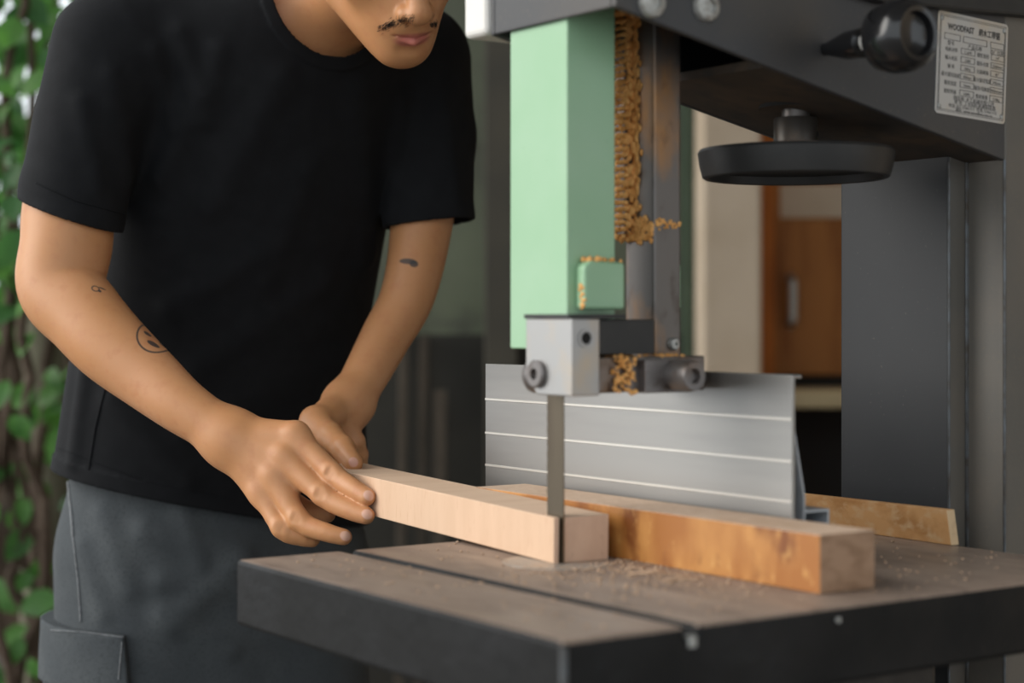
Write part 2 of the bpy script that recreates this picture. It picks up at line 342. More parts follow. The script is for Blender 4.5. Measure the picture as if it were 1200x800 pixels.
bm = NB(); lathe(bm, [(.022,.1665),(.03,.1725),(.045,.1712),(.062,.1688)], (hw.x,hw.y,CAMH), (0,0,1), 40); d_ = obj('sawdust', bm, 'sawdust', wheel, smooth=True); d_['kind'] = 'stuff'
bm = NB(); lathe(bm, [(.036,.1995+.012),(.036,.2035+.014),(.0,.2035+.014)], (hw.x,hw.y,CAMH-.005), (0,0,1), 40); obj('mount_ring', bm, 'black_recess', wheel)
# knob on long shaft
kw, kz = .455, zc(.2494)
bm = NB(); lathe(bm, [(.0,.0),(.006,0),(.0062,.005),(.013,.03),(.0135,.048),(.0085,.052),(.0085,.062)], (kw,.2095,kz), (0,-1,0), 24)
kn = obj('knob', bm, 'black_plastic', saw, smooth=True)
bm = NB(); lathe(bm, [(.0082,.0),(.0090,.0005),(.0090,.004),(.0082,.0045)], (kw,.2095-.052,kz), (0,-1,0), 24); obj('collar_ring', bm, 'white_paint', kn, smooth=True)
bm = NB(); lathe(bm, [(.006,.062),(.017,.064),(.029,.074),(.0325,.088),(.0325,.100),(.030,.110),(.024,.116),(.020,.115),(.018,.108),(.010,.104),(0,.104)], (kw,.2095,kz), (0,-1,0), 48); obj('knob_grip', bm, 'black_plastic', kn, smooth=True)
# rating plate
def rrect(w_, h_, r, n=6):
    out = []
    for (cx,cy,a0) in ((w_/2-r,h_/2-r,0),(-w_/2+r,h_/2-r,90),(-w_/2+r,-h_/2+r,180),(w_/2-r,-h_/2+r,270)):
        for i in range(n+1):
            a = math.radians(a0+90*i/n); out.append((cx+r*math.cos(a), cy+r*math.sin(a)))
    return out
pr = bpy.data.objects.new('rating_plate_tmp', None)
PW, PH = .1027, .1007
plM = Matrix.Translation((.656,.2088,zc(.2483))) @ Matrix.Rotation(math.radians(3.0),4,'Y') @ Matrix.Rotation(math.pi/2,4,'X')
bpy.data.objects.remove(pr)
def plate_obj(name, bm, mat, parent, **k):
    bmesh.ops.transform(bm, matrix=plM, verts=bm.verts[:]); return obj(name, bm, mat, parent, **k)
bm = NB(); prism(bm, rrect(PW,PH,.004), 'z', 0, .0010); plate = plate_obj('rating_plate', bm, 'plate', saw)
bm = NB()
def rect_line(x0,x1,y0,y1,t=.0005):
    for (a,b,c,d) in ((x0,x1,y0,y0+t),(x0,x1,y1-t,y1),(x0,x0+t,y0,y1),(x1-t,x1,y0,y1)): box(bm,a,b,c,d,.0009,.00125)
for off,t in ((.0030,.0004),(.0045,.0004)): rect_line(-PW/2+off,PW/2-off,-PH/2+off,PH/2-off,t)
X = lambda u: -PW/2+PW*u
Yp = lambda v: PH/2-PH*v
for (a,b) in ((.095,.32),(.36,.70),(.75,.95)): rect_line(X(a),X(b),Yp(.268),Yp(.205))
for i in range(6): rect_line(X(.335),X(.535),Yp(.385+.082*i),Yp(.325+.082*i)); rect_line(X(.765),X(.955),Yp(.385+.082*i),Yp(.325+.082*i))
texts = []
def txt(s, u, v, size, al='LEFT', bold=0., sx=1.):
    cu = bpy.data.curves.new('t','FONT'); cu.body = s; cu.size = size; cu.align_x = al; cu.extrude = .00008; cu.offset = bold; cu.resolution_u = 2
    o = bpy.data.objects.new('t', cu); COL.objects.link(o); texts.append((o, X(u), Yp(v), sx))
txt('WOODFAST', .14, .165, .0084, bold=.0003, sx=.80); txt('细木工带锯', .575, .165, .0078, bold=.0002, sx=.82)
for s,u in (('型号',.19),('产品名称',.53),('出厂日期',.85)): txt(s, u, .318, .0052, 'CENTER')
for i,(a,b) in enumerate((('电机功率','锯轮直径'),('输入电压','锯条长度'),('频 率','台面倾角'),('最大锯切高度','最大锯切宽度'),('锯条宽度','锯条线速度'),('锯轮转速','整机重量'))):
    txt(a, .20, .378+.082*i, .0050, 'CENTER', sx=.9); txt(b, .65, .378+.082*i, .0050, 'CENTER', sx=.9)
for i,(a,b) in enumerate((('1.1kW','14"'),('220V','2560mm'),('50Hz','45°'),('300mm','345mm'),('16mm','800m/min'),('1400r','110kg'))):
    txt(a, .435, .373+.082*i, .0042, 'CENTER'); txt(b, .86, .373+.082*i, .0042, 'CENTER')
txt('制造商: 木工机械有限公司', .54, .842, .0052, 'CENTER'); txt('地 址: 工业园区机械制造路', .56, .882, .0052, 'CENTER')
txt('电话: 021 57661111  传真: 57661112', .53, .920, .0046, 'CENTER'); txt('网址: www.woodfast.com.cn', .55, .955, .0046, 'CENTER')
bpy.context.view_layer.update()
dg = bpy.context.evaluated_depsgraph_get()
for (o,x,y,sx) in texts:
    me = bpy.data.meshes.new_from_object(o.evaluated_get(dg))
    k0 = len(bm.verts); bm.from_mesh(me); bm.verts.ensure_lookup_table()
    for v in bm.verts[k0:]: v.co = Vector((v.co.x*sx+x, v.co.y+y, v.co.z+.00108))
    bpy.data.objects.remove(o); bpy.data.meshes.remove(me)
bmesh.ops.transform(bm, matrix=plM, verts=bm.verts[:])
obj('lettering', bm, 'ink', plate)
for (u,v) in ((.055,.07),(.945,.07),(.055,.93),(.945,.93)):
    bm = NB(); lathe(bm, [(.0026,.0008),(.0026,.0016),(.0018,.0024),(0,.0026)], (X(u),Yp(v),0), (0,0,1), 14); plate_obj('rivet', bm, 'bolt', plate, smooth=True)
# drift of sawdust on the table
bm = NB()
for i in range(900):
    a = R.gauss(0,1); b = R.gauss(0,1)
    wq, lq = .25+.05*a, .30-.10*abs(b)
    if R.random() < .5: wq, lq = R.uniform(.03,.62), R.uniform(.02,.5)
    if not (0.01 < wq < .62 and .01 < lq < .5) or .104 < wq < .127: continue
    lump(bm, (wq,lq,TB+.0008), R.uniform(.0006,.0016), 1.3,1,.6)
for i in range(26):   # pale swept streaks by the insert
    w0 = R.uniform(.235,.33); l0 = R.uniform(.17,.30)
    lump(bm, (w0,l0,TB+.0006), R.uniform(.004,.009), 1.6,.5,.12, sub=2)
bmesh.ops.transform(bm, matrix=saw.matrix_basis, verts=bm.verts[:])
tag(obj('sawdust', bm, 'sawdust', smooth=True, auto=False), 'pale sawdust scattered over the saw table around the blade', 'sawdust', kind='stuff')

# ------------------------------------------------------------------ fence
fen = empty('rip_fence', (.035,1.22,TB), RZ, 'tall ribbed aluminium fence standing on the saw table behind the boards', 'fence')
fen.location = (.246,1.564,TB)
bm = NB(); FH = .172; FL = .484
prism(bm, [(0,.001),(.004,.001),(.004,FH-.003),(.012,FH-.003),(.012,FH),(0,FH)], 'y', 0, FL); obj('face_plate', bm, 'fence', fen, bevel=.0006)
bm = NB()
for fz in (.026,.0605,.096,.133): prism(bm, [(-.0009,fz-.0009),(0.0002,fz-.0015),(0.0002,fz+.0015),(-.0009,fz+.0009)], 'y', 0.0005, FL-.0005)
obj('ridge', bm, 'fence_ridge', fen)
bm = NB(); prism(bm, [(.0035,.128),(.0170,.064),(.0170,.006),(.0035,.006),(.0035,.009),(.0148,.009),(.0148,.0635),(.0035,.1195)], 'y', .0005, FL-.0005); obj('brace', bm, 'fence_back', fen, bevel=.0004)
bm = NB(); prism(bm, [(.0165,.036),(.046,.036),(.046,.052),(.0165,.052),(.0165,.0495),(.0435,.0495),(.0435,.0385),(.0165,.0385)], 'y', .0, FL); obj('foot_channel', bm, 'fence_back', fen, bevel=.0004)

# ------------------------------------------------------------------ timber
def timber(name, o, d, length, width, height, mats, label, cat, slot=None, tilt=0., zoff=0.0004):
    """o = near corner on table (world X,Y); local +y along d (length), +x to the far side"""
    ang = math.atan2(-d[0], d[1])
    bm = NB()
    if slot:
        a, b, dep = slot
        pts = [(0,0),(a,0),(a,dep),(b,dep),(b,0),(width,0),(width,length),(0,length)]
        prism(bm, pts, 'z', 0, height)
    else:
        box(bm,0,width,0,length,0,height)
    for f in bm.faces:
        f.normal_update(); c = f.calc_center_median()
        f.material_index = 0
        if abs(f.normal.z) > .9: f.material_index = 1
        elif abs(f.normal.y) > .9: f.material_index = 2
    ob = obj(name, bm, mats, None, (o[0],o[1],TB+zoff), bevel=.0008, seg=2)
    ob.rotation_euler = (math.radians(tilt),0,ang)
    return tag(ob, label, cat)
BL = Vector((-.511,.859)).normalized()
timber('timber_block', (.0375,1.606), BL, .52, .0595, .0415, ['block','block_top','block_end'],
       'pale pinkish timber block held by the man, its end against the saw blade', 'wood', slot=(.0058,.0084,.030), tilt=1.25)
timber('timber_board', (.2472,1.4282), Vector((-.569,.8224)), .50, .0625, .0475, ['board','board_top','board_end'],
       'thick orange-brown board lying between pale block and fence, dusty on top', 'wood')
# offcut strip, notched
bm = NB()
prism(bm, [(0,0),(.262,0),(.262,.035),(.222,.0352),(.219,.0325),(.004,.034),(-.002,0)], 'x', 0, .011)
for f in bm.faces:
    f.normal_update(); f.material_index = 1 if (abs(f.normal.y) > .6 or f.normal.z > .6) else 0
oc = obj('timber_strip', bm, ['offcut','offcut_end'], None, (.4295,1.738,TB+.0004), bevel=.0006)
oc.rotation_euler = (0,0,math.atan2(.115,.176)); oc.location.x -= .002
tag(oc, 'thin light brown strip of wood standing on edge by the saw column', 'wood')

# ------------------------------------------------------------------ implicit-surface modelling of the person
BIG = .08
class Field:
    def __init__(s, lo, hi, h):
        s.lo = np.array(lo, np.float32); s.h = h
        s.n = np.ceil((np.array(hi)-np.array(lo))/h).astype(int)+1
        s.d = np.full(s.n, BIG, np.float32)
    def win(s, lo, hi):
        a = np.clip(np.floor((np.array(lo)-s.lo)/s.h).astype(int), 0, s.n); b = np.clip(np.ceil((np.array(hi)-s.lo)/s.h).astype(int)+1, 0, s.n)
        sl = tuple(slice(i,j) for i,j in zip(a,b))
        ax = [(s.lo[i]+s.h*np.arange(a[i],b[i])).astype(np.float32) for i in range(3)]
        return sl, ax[0][:,None,None], ax[1][None,:,None], ax[2][None,None,:]
    def op(s, fn, lo, hi, k=0., mode='u'):
        sl, x, y, z = s.win(np.array(lo)-.03, np.array(hi)+.03)
        if s.d[sl].size == 0: return
        f = fn(x,y,z)
        if mode == 'u': s.d[sl] = smin(s.d[sl], f, k)
        elif mode == 's': s.d[sl] = -smin(-s.d[sl], f, k)
        elif mode == 'add': s.d[sl] += f
    def sample(s, p):
        q = (np.array(p)-s.lo)/s.h
        i = np.floor(q).astype(int)
        if (i < 0).any() or (i >= s.n-1).any(): return BIG
        t = q-i; c = s.d[i[0]:i[0]+2,i[1]:i[1]+2,i[2]:i[2]+2]
        c = c[0]*(1-t[0])+c[1]*t[0]; c = c[0]*(1-t[1])+c[1]*t[1]
        return float(c[0]*(1-t[2])+c[1]*t[2])
    def grad(s, p):
        e = s.h; p = np.array(p)
        g = np.array([s.sample(p+np.eye(3)[i]*e)-s.sample(p-np.eye(3)[i]*e) for i in range(3)])
        return Vector(g/(np.linalg.norm(g)+1e-9))
    def cast(s, px, py, y0=1.85, y1=2.8):
        """first surface point seen along the line from the eye point through (px,py)"""
        prev = None
        for Y in np.arange(y0, y1, .0015):
            d = s.sample(P(px,py,Y))
            if d < 0:
                p = P(px,py,Y - (.0015*(-d)/((prev or 0)-d+1e-9) if prev is not None and prev < BIG*.9 else 0))
                return p, s.grad(p)
            prev = d
        return None, None
    def mesh(s, name):
        g = openvdb.FloatGrid(BIG); g.copyFromArray(np.clip(s.d,-BIG,BIG))
        pts, quads = g.convertToQuads(isovalue=0.0)
        pts = np.asarray(pts)*s.h+s.lo
        quads = np.asarray(quads).astype(np.int64)
        v0,v1,v2 = pts[quads[:,0]],pts[quads[:,1]],pts[quads[:,2]]
        vol = np.einsum('ij,ij->i', v0, np.cross(v1,v2)).sum()
        if vol < 0: quads = quads[:, ::-1]
        me = bpy.data.meshes.new(name)
        me.vertices.add(len(pts)); me.vertices.foreach_set('co', pts.astype(np.float32).ravel())
        me.loops.add(quads.size); me.loops.foreach_set('vertex_index', quads.astype(np.int32).ravel())
        me.polygons.add(len(quads)); me.polygons.foreach_set('loop_start', np.arange(0,quads.size,4,dtype=np.int32))
        me.polygons.foreach_set('use_smooth', np.ones(len(quads),bool))
        me.update(calc_edges=True); me.validate()
        return me
def smin(a, b, k):
    if k <= 0: return np.minimum(a,b)
    h = np.maximum(k-np.abs(a-b),0)/k
    return np.minimum(a,b)-h*h*k*.25
def cap(a, b, ra, rb, flat=None, s=1.):
    a = np.array(a,np.float32); b = np.array(b,np.float32); ba = b-a; L2 = float((ba**2).sum())+1e-12
    def fn(x,y,z):
        px,py,pz = x-a[0],y-a[1],z-a[2]
        t = np.clip((px*ba[0]+py*ba[1]+pz*ba[2])/L2,0,1)
        qx,qy,qz = px-t*ba[0],py-t*ba[1],pz-t*ba[2]
        d2 = qx*qx+qy*qy+qz*qz
        if flat is not None:
            n = flat; dn = qx*n[0]+qy*n[1]+qz*n[2]; d2 = d2+dn*dn*(s*s-1)
        return np.sqrt(d2)-(ra+(rb-ra)*t)
    r = max(ra,rb); fn.lo = np.minimum(a,b)-r; fn.hi = np.maximum(a,b)+r
    return fn
def ell(c, rad, rot=None):
    c = np.array(c,np.float32); rad = np.array(rad,np.float32)
    Rm = np.eye(3) if rot is None else np.array(rot)      # rows = local axes in world
    def fn(x,y,z):
        px,py,pz = x-c[0],y-c[1],z-c[2]
        q = [Rm[i][0]*px+Rm[i][1]*py+Rm[i][2]*pz for i in range(3)]
        k0 = np.sqrt(sum((q[i]/rad[i])**2 for i in range(3))); k1 = np.sqrt(sum((q[i]/rad[i]**2)**2 for i in range(3)))+1e-6
        return k0*(k0-1)/k1
    m = rad.max(); fn.lo = c-m; fn.hi = c+m
    return fn
def union(*fs, k=0.):
    def fn(x,y,z):
        d = None
        for f in fs:
            q = f(x,y,z); d = q if d is None else smin(d,q,k)
        return d
    fn.lo = np.min([f.lo for f in fs],0); fn.hi = np.max([f.hi for f in fs],0); return fn
def chain(pts, rs, k=.006, flat=None, s=1.):
    return union(*[cap(pts[i],pts[i+1],rs[i],rs[i+1],flat,s) for i in range(len(pts)-1)], k=k)
def levels(lv, yaw, ex=2.0):
    """lv: (z, cx, cy, a, b) rows, ascending z"""
    lv = np.array(sorted(lv)); c, s_ = math.cos(yaw), math.sin(yaw)
    def fn(x,y,z):
        zz = z.ravel()
        zf = np.linspace(lv[0,0]-.1, lv[-1,0]+.1, 600)
        q = []
        for i in range(1,5):
            v = np.interp(zf, lv[:,0], lv[:,i]); kk = np.hanning(61); kk /= kk.sum()
            v = np.convolve(np.pad(v,30,mode='edge'), kk, 'valid'); q.append(np.interp(zz,zf,v).astype(np.float32)[None,None,:])
        cx,cy,a,b = q
        xr = (x-cx)*c+(y-cy)*s_; yr = -(x-cx)*s_+(y-cy)*c
        k0 = (np.abs(xr/a)**ex+np.abs(yr/b)**ex)**(1/ex)
        d = (k0-1)*np.minimum(a,b)
        return np.maximum(d, np.maximum(lv[0,0]-z, z-lv[-1,0]))
    return fn
def lvl(px, py, Y, a, b):
    p = P(px,py,Y); return (p.z,p.x,p.y,a,b)
def ridge(a, b, A, sg):
    a = np.array(a,np.float32); b = np.array(b,np.float32)
    f0 = cap(a,b,0,0)
    def fn(x,y,z): return -A*np.exp(-(f0(x,y,z)/sg)**2)
    fn.lo = np.minimum(a,b)-3*sg; fn.hi = np.maximum(a,b)+3*sg
    return fn

def spline(pts, rs, n=10):
    P3, R3 = [], []
    m = len(pts)
    for i in range(m-1):
        p0,p1,p2,p3 = pts[max(i-1,0)],pts[i],pts[i+1],pts[min(i+2,m-1)]; r0,r1,r2,r3 = rs[max(i-1,0)],rs[i],rs[i+1],rs[min(i+2,m-1)]
        for j in range(n):
            t = j/n; t2, t3 = t*t, t*t*t
            f = lambda a,b,c,d: (b*2+(c-a)*t+(a*2-b*5+c*4-d)*t2+(b*3-a-c*3+d)*t3)*.5
            P3.append(f(p0,p1,p2,p3)); R3.append(f(r0,r1,r2,r3))
    return P3+[pts[-1]], R3+[rs[-1]]
YAW = math.radians(28)
# joints
SR = P(120,52,2.14); SL = P(497,60,2.34)
arm_px = [(84,225,2.135),(78,285,2.125),(72,335,2.115),(100,372,2.09),(131,406,2.068),(174,443,2.045),(210,473,2.022),(244,496,2.008),(271,514,2.0)]
arm_r = [53,53,51,47,44.5,38.5,33,30,30.5]
armR = [P(*a) for a in arm_px]; armRr = [r*a[2]/F for r,a in zip(arm_r,arm_px)]
armL_px = [(500,180,2.33),(493,270,2.31),(478,345,2.28),(452,395,2.25),(428,440,2.21),(409,474,2.18)]
armL_r = [41,36,32,29.5,27,24.5]
armL = [P(*a) for a in armL_px]; armLr = [r*a[2]/F for r,a in zip(armL_r,armL_px)]

H = .002
body = Field((-.66,1.86,.76),(.03,2.56,1.58),H)
torso_lv = [lvl(250,640,2.43,.165,.105),lvl(252,560,2.42,.17,.11),lvl(258,420,2.37,.16,.10),lvl(300,250,2.30,.165,.105),lvl(325,100,2.25,.165,.10),lvl(345,30,2.22,.12,.075),lvl(358,-10,2.21,.07,.055)]
tf = levels(torso_lv, YAW)
body.op(tf, (-.66,2.1,.76),(.04,2.62,1.52), 0)
# shoulder girdle, neck
nb = P(372,10,2.215)
body.op(cap(nb, SR, .052,.055), *[getattr(cap(nb,SR,.06,.06),a) for a in ('lo','hi')], k=.03)
body.op(cap(nb, SL, .052,.050), *[getattr(cap(nb,SL,.06,.06),a) for a in ('lo','hi')], k=.03)
def U(f, fn, k): f.op(fn, fn.lo, fn.hi, k)
U(body, chain(*spline([SR]+armR, [.053]+armRr), k=0), .02)
U(body, chain(*spline([SL]+armL, [.046]+armLr), k=0), .02)
# head
psi, th, rl = math.radians(27), math.radians(32), math.radians(9)
fw = Vector((math.cos(th)*math.sin(psi), -math.cos(th)*math.cos(psi), -math.sin(th)))
up = Vector((math.sin(th)*math.sin(psi), -math.sin(th)*math.cos(psi), math.cos(th)))
rt = Vector((math.cos(psi), math.sin(psi), 0))
q = Quaternion(fw, -rl*-1); up = q @ up; rt = q @ rt
if up.x < 0 and False: pass
chin = P(474,66,2.045)
HO = chin - fw*.083 + up*.108
def hl(r,f,u): return HO + rt*r + fw*f + up*u
HR = [list(rt),list(fw),list(up)]
U(body, cap(P(368,20,2.225), hl(0,-.035,-.045), .055,.056), .03)
head = [ (ell(hl(0,-.012,.035),(.074,.096,.088),HR),0), (ell(hl(0,.035,-.045),(.056,.060,.066),HR),.03),
         (ell(hl(0,.078,-.098),(.021,.021,.021),HR),.025), (ell(hl(0,.060,-.085),(.031,.032,.030),HR),.025),
         (ell(hl(0,.070,-.055),(.036,.034,.034),HR),.03), (ell(hl(-.046,.05,-.022),(.025,.03,.024),HR),.025), (ell(hl(.046,.05,-.022),(.025,.03,.024),HR),.025),
         (cap(hl(-.052,.0,-.062),hl(-.013,.074,-.100),.018,.013),.025), (cap(hl(.052,.0,-.062),hl(.013,.074,-.100),.018,.013),.025) ]
hd = None
for f,k in head: U(body, f, k if k else .02)
# nose, lips
U(body, cap(hl(0,.090,.012), hl(0,.118,-.037), .009,.0125), .012)
U(body, ell(hl(0,.119,-.041),(.0150,.0125,.0115),HR), .006)
for sgn in (-1,1): U(body, ell(hl(sgn*.0150,.108,-.043),(.0080,.011,.0085),HR), .005)
for sgn in (-1,1): body.op(ell(hl(sgn*.0080,.111,-.054),(.0038,.0055,.004),HR), *(lambda f:(f.lo,f.hi))(ell(hl(sgn*.0080,.111,-.054),(.006,.006,.006))), k=.003, mode='s')
U(body, ell(hl(0,.096,-.060),(.026,.014,.013),HR), .012)                      # muzzle
for sgn in (-1,1): U(body, cap(hl(sgn*.003,.1080,-.0690), hl(sgn*.023,.0985,-.0715), .0038,.0020), .003)   # upper lip
for sgn in (-1,1): U(body, cap(hl(sgn*.001,.1060,-.0795), hl(sgn*.019,.0990,-.0745), .0066,.0030), .003)    # lower lip
crease = union(*[cap(hl(sgn*.0,.1125,-.0738), hl(sgn*.024,.1010,-.0718), .0012,.0008) for sgn in (-1,1)])
body.op(crease, crease.lo, crease.hi, .002, 's')
cr2 = cap(hl(-.012,.107,-.0895), hl(.012,.107,-.0895), .004,.004); body.op(cr2, cr2.lo, cr2.hi, .01, 's')
for sgn in (-1,1):
    f = ell(hl(sgn*.032,.096,.006),(.016,.010,.010),HR); body.op(f,f.lo,f.hi,.012,'s')
    U(body, ell(hl(sgn*.032,.078,.004),(.0125,.0125,.0125),HR), .003)
    U(body, ell(hl(sgn*.076,-.012,-.012),(.008,.019,.031),HR), .006)
    U(body, cap(hl(sgn*.012,.094,.020), hl(sgn*.045,.080,.022), .008,.006), .012)

# right hand (image left)
def hp(px,py,Y): return P(px,py,Y)
back_n = Vector((-.30,-.86,.42)).normalized()
wristR = armR[-1]
mcp = {'i':hp(346,511,1.978),'m':hp(333,535,1.970),'r':hp(321,557,1.968),'p':hp(307,576,1.974)}
fing = {'i':([mcp['i'],hp(391,556,1.950),hp(414,572,1.930),hp(430,582,1.917)],[14,13,11.6,10.2]),
        'm':([mcp['m'],hp(379,580.5,1.942),hp(410,597,1.924),hp(429,604,1.914)],[14,13,11.8,10.2]),
        'r':([mcp['r'],hp(351,609,1.945),hp(382,623.5,1.930),hp(403,629,1.926)],[13.5,12.6,11.0,9.6]),
        'p':([mcp['p'],hp(331,619,1.952),hp(351,629,1.950),hp(366,632,1.952)],[13,12,10.4,9.2])}
palm = [cap(wristR, mcp[c], 27*1.99/F, r*1.98/F, back_n, 1.25) for c,r in (('i',16),('m',16.5),('r',16),('p',15))]
palm += [ell(hp(322,545,1.993),(.036,.040,.016),[list(Vector((.72,.2,.66)).normalized()),list(Vector((-.66,0,.72)).normalized()),list(back_n)])]
palm_f = union(*palm, k=.014)
fl = []
for c,(pts,rs) in fing.items():
    fl.append(chain(*spline(pts,[r*1.95/F for r in rs],3),k=0))
# thumb behind the block end
fl.append(chain([hp(285,530,2.01),hp(322,568,2.015),hp(352,595,1.998),hp(384,603,1.982)],[.016,.0135,.0110,.0088],k=.006))
def hand_fn(x,y,z):
    pd = palm_f(x,y,z); out = pd
    for f in fl: out = smin(out, smin(pd, f(x,y,z), .016), .0028)
    return out
hand_fn.lo = np.min([palm_f.lo]+[f.lo for f in fl],0); hand_fn.hi = np.max([palm_f.hi]+[f.hi for f in fl],0)
U(body, hand_fn, .018)
def onback(p, r): return p + back_n*r
for c,r in (('i',.012),('m',.0125),('r',.0115),('p',.0105)):           # knuckles and tendons
    U(body, ell(onback(mcp[c],.0045),(r*.65,r*.65,r*.65)), .012)
    U(body, cap(onback(wristR.lerp(mcp[c],.30),.0118), onback(mcp[c],.0085), .0028,.0030), .010)
    p = fing[c][0][1]; U(body, ell(p+Vector((-.0015,-.0032,.0018)),(.0092,.0092,.0092)), .008)
    a = fing[c][0][1]; b = fing[c][0][2]; dd = (b-a).normalized()
    for t in (-.004,0,.004):                                         # creases on the knuckle
        s0 = a+dd*t+Vector((-.002,-.0139,.0038)); sv = dd.cross(Vector((0,1,0))).normalized()*.0045
        f = cap(s0-sv, s0+sv, .0011,.0011); body.op(f,f.lo,f.hi,.0045,'s')
# left hand (image right)
wristL = armL[-1]
lm = {'i':hp(404,500,2.165),'m':hp(398,508,2.185),'r':hp(392,514,2.205),'p':hp(384,518,2.222)}
palmL = union(*[cap(wristL, lm[c], .026,.0145, Vector((.7,-.6,.35)).normalized(), 1.2) for c in 'imrp'], cap(wristL+Vector((-.01,-.01,0)), hp(374,494,2.11), .022,.018), k=.014)
tip_y = 2.015
fl2 = [chain([hp(368,494,2.105),hp(386,510,2.070),hp(402,525,2.038),hp(414.5,542.5,tip_y)],[.0180,.0150,.0132,.0106],k=.006),
       chain([lm['i'],hp(417,517,2.165),hp(422,532,2.175),hp(423,546,2.185)],[.0135,.0110,.0095,.0085],k=.004),
       chain([lm['m'],hp(416,526,2.200),hp(420,545,2.205),hp(420,556,2.205)],[.0135,.0115,.0098,.0085],k=.004),
       chain([lm['r'],hp(406,532,2.225),hp(412,548,2.226),hp(414,562,2.222)],[.013,.011,.0095,.0085],k=.004),
       chain([lm['p'],hp(394,532,2.238),hp(400,546,2.240),hp(404,556,2.236)],[.0115,.0098,.0085,.0078],k=.004)]
def handL(x,y,z):
    pd = palmL(x,y,z); out = pd
    for f in fl2: out = np.minimum(out, smin(pd, f(x,y,z), .010))
    return out
handL.lo = np.min([palmL.lo]+[f.lo for f in fl2],0); handL.hi = np.max([palmL.hi]+[f.hi for f in fl2],0)
U(body, handL, .016)

BASE = Vector((P(250,600,2.42).x, 2.42, 0))
# skin material with nails, lips and tattoos as masks that sit on the skin
skin = mk('skin', (.53,.252,.110), .44, 0, [(9,(.56,.275,.135),.4,.7),(60,(.50,.222,.102),.52,.75)], (420,.12,.0006), sss=.12, spec=.4)
def skin_mask(loc, axes, rad, color, amt=1., ring=None, soft=.15, rough=None):
    """axes: three world vectors"""
    nt = skin.node_tree; N = nt.nodes; L = nt.links; b = N['Principled BSDF']
    Rm = Matrix([axes[0],axes[1],axes[2]]).transposed()      # columns = axes
    tc = N.new('ShaderNodeTexCoord'); mp = N.new('ShaderNodeMapping'); mp.vector_type = 'TEXTURE'
    mp.inputs['Location'].default_value = Vector(loc)-BASE; mp.inputs['Rotation'].default_value = Rm.to_euler(); mp.inputs['Scale'].default_value = rad
    L.new(tc.outputs['Object'], mp.inputs['Vector'])
    ln = N.new('ShaderNodeVectorMath'); ln.operation = 'LENGTH'; L.new(mp.outputs[0], ln.inputs[0]); val = ln.outputs['Value']
    if ring:
        s_ = N.new('ShaderNodeMath'); s_.operation = 'SUBTRACT'; s_.inputs[1].default_value = 1; L.new(val, s_.inputs[0])
        a_ = N.new('ShaderNodeMath'); a_.operation = 'ABSOLUTE'; L.new(s_.outputs[0], a_.inputs[0]); val = a_.outputs[0]; lo, hi = ring*.5, ring
    else: lo, hi = 1-soft, 1+soft*.3
    mr = N.new('ShaderNodeMapRange'); mr.inputs['From Min'].default_value = lo; mr.inputs['From Max'].default_value = hi
    mr.inputs['To Min'].default_value = amt; mr.inputs['To Max'].default_value = 0
    L.new(val, mr.inputs['Value'])
    mx = N.new('ShaderNodeMix'); mx.data_type = 'RGBA'; L.new(mr.outputs[0], mx.inputs[0])
    L.new(b.inputs['Base Color'].links[0].from_socket, mx.inputs[6]); mx.inputs[7].default_value = (*color,1)
    L.new(mx.outputs[2], b.inputs['Base Color'])
NAIL = (.66,.40,.30)
def nail(px, py, along, wid, length, color=NAIL):
    p, n = body.cast(px,py)
    if p is None: print('nail miss',px,py); return
    a = (along-n*along.dot(n)).normalized(); c = n.cross(a)
    skin_mask(p, (a,c,n), (length,wid,.007), color, 1., soft=.2)
    return p, n, a, c
nspec = [(432.5,580,fing['i'][0]),(430.5,602,fing['m'][0]),(405.5,627.5,fing['r'][0])]
for (px,py,pts) in nspec: nail(px,py,(pts[3]-pts[2]).normalized(),.0060,.0070)
nail(414,541,(P(414,543,tip_y)-P(402,525,2.038)).normalized(),.0058,.0065,(.62,.34,.26))
# lips
skin_mask(hl(0,.107,-.0712), (rt,up,fw), (.0250,.0052,.022), (.40,.115,.085), .85, soft=.35)
skin_mask(hl(0,.105,-.0785), (rt,up,fw), (.0225,.0095,.022), (.53,.165,.135), .9, soft=.3)
# tattoos
INK = (.035,.04,.045)
def tat(px,py,r,color=INK,amt=.9,ring=None,ry=None,ang=0.):
    p,n = body.cast(px,py)
    if p is None: print('tattoo miss',px,py); return
    a = Vector((math.cos(ang),0,-math.sin(ang))); a = (a-n*a.dot(n)).normalized(); c = n.cross(a)
    skin_mask(p,(a,c,n),(r,ry or r,r if ring else .012),color,amt,ring)
skin_mask(P(184,388,2.03), (Vector((1,0,0)),Vector((0,0,1)),Vector((0,-1,0))), (.0240,.0240,.15), INK, .85, ring=.055)
tat(173,391,.0055,ry=.0045,ang=.3); tat(180,403,.0085,ry=.0048,ang=.2); tat(190,404,.0050,ry=.0030,ang=.5)
tat(112,338,.0042,ring=.3,amt=.8); tat(120,338,.0050,ry=.0014,ang=-.15); tat(117,341,.0022)
tat(478,306,.0125,ry=.0040,ang=.15,amt=.85); tat(485,309,.0060,ry=.0048,ang=.2,amt=.85)

bme = body.mesh('person')
bme.transform(Matrix.Translation(-BASE))
person = link('person', bme, skin, None, BASE)
tag(person, 'person in black t-shirt and grey cargo trousers leaning over to push a pale timber block', 'person')

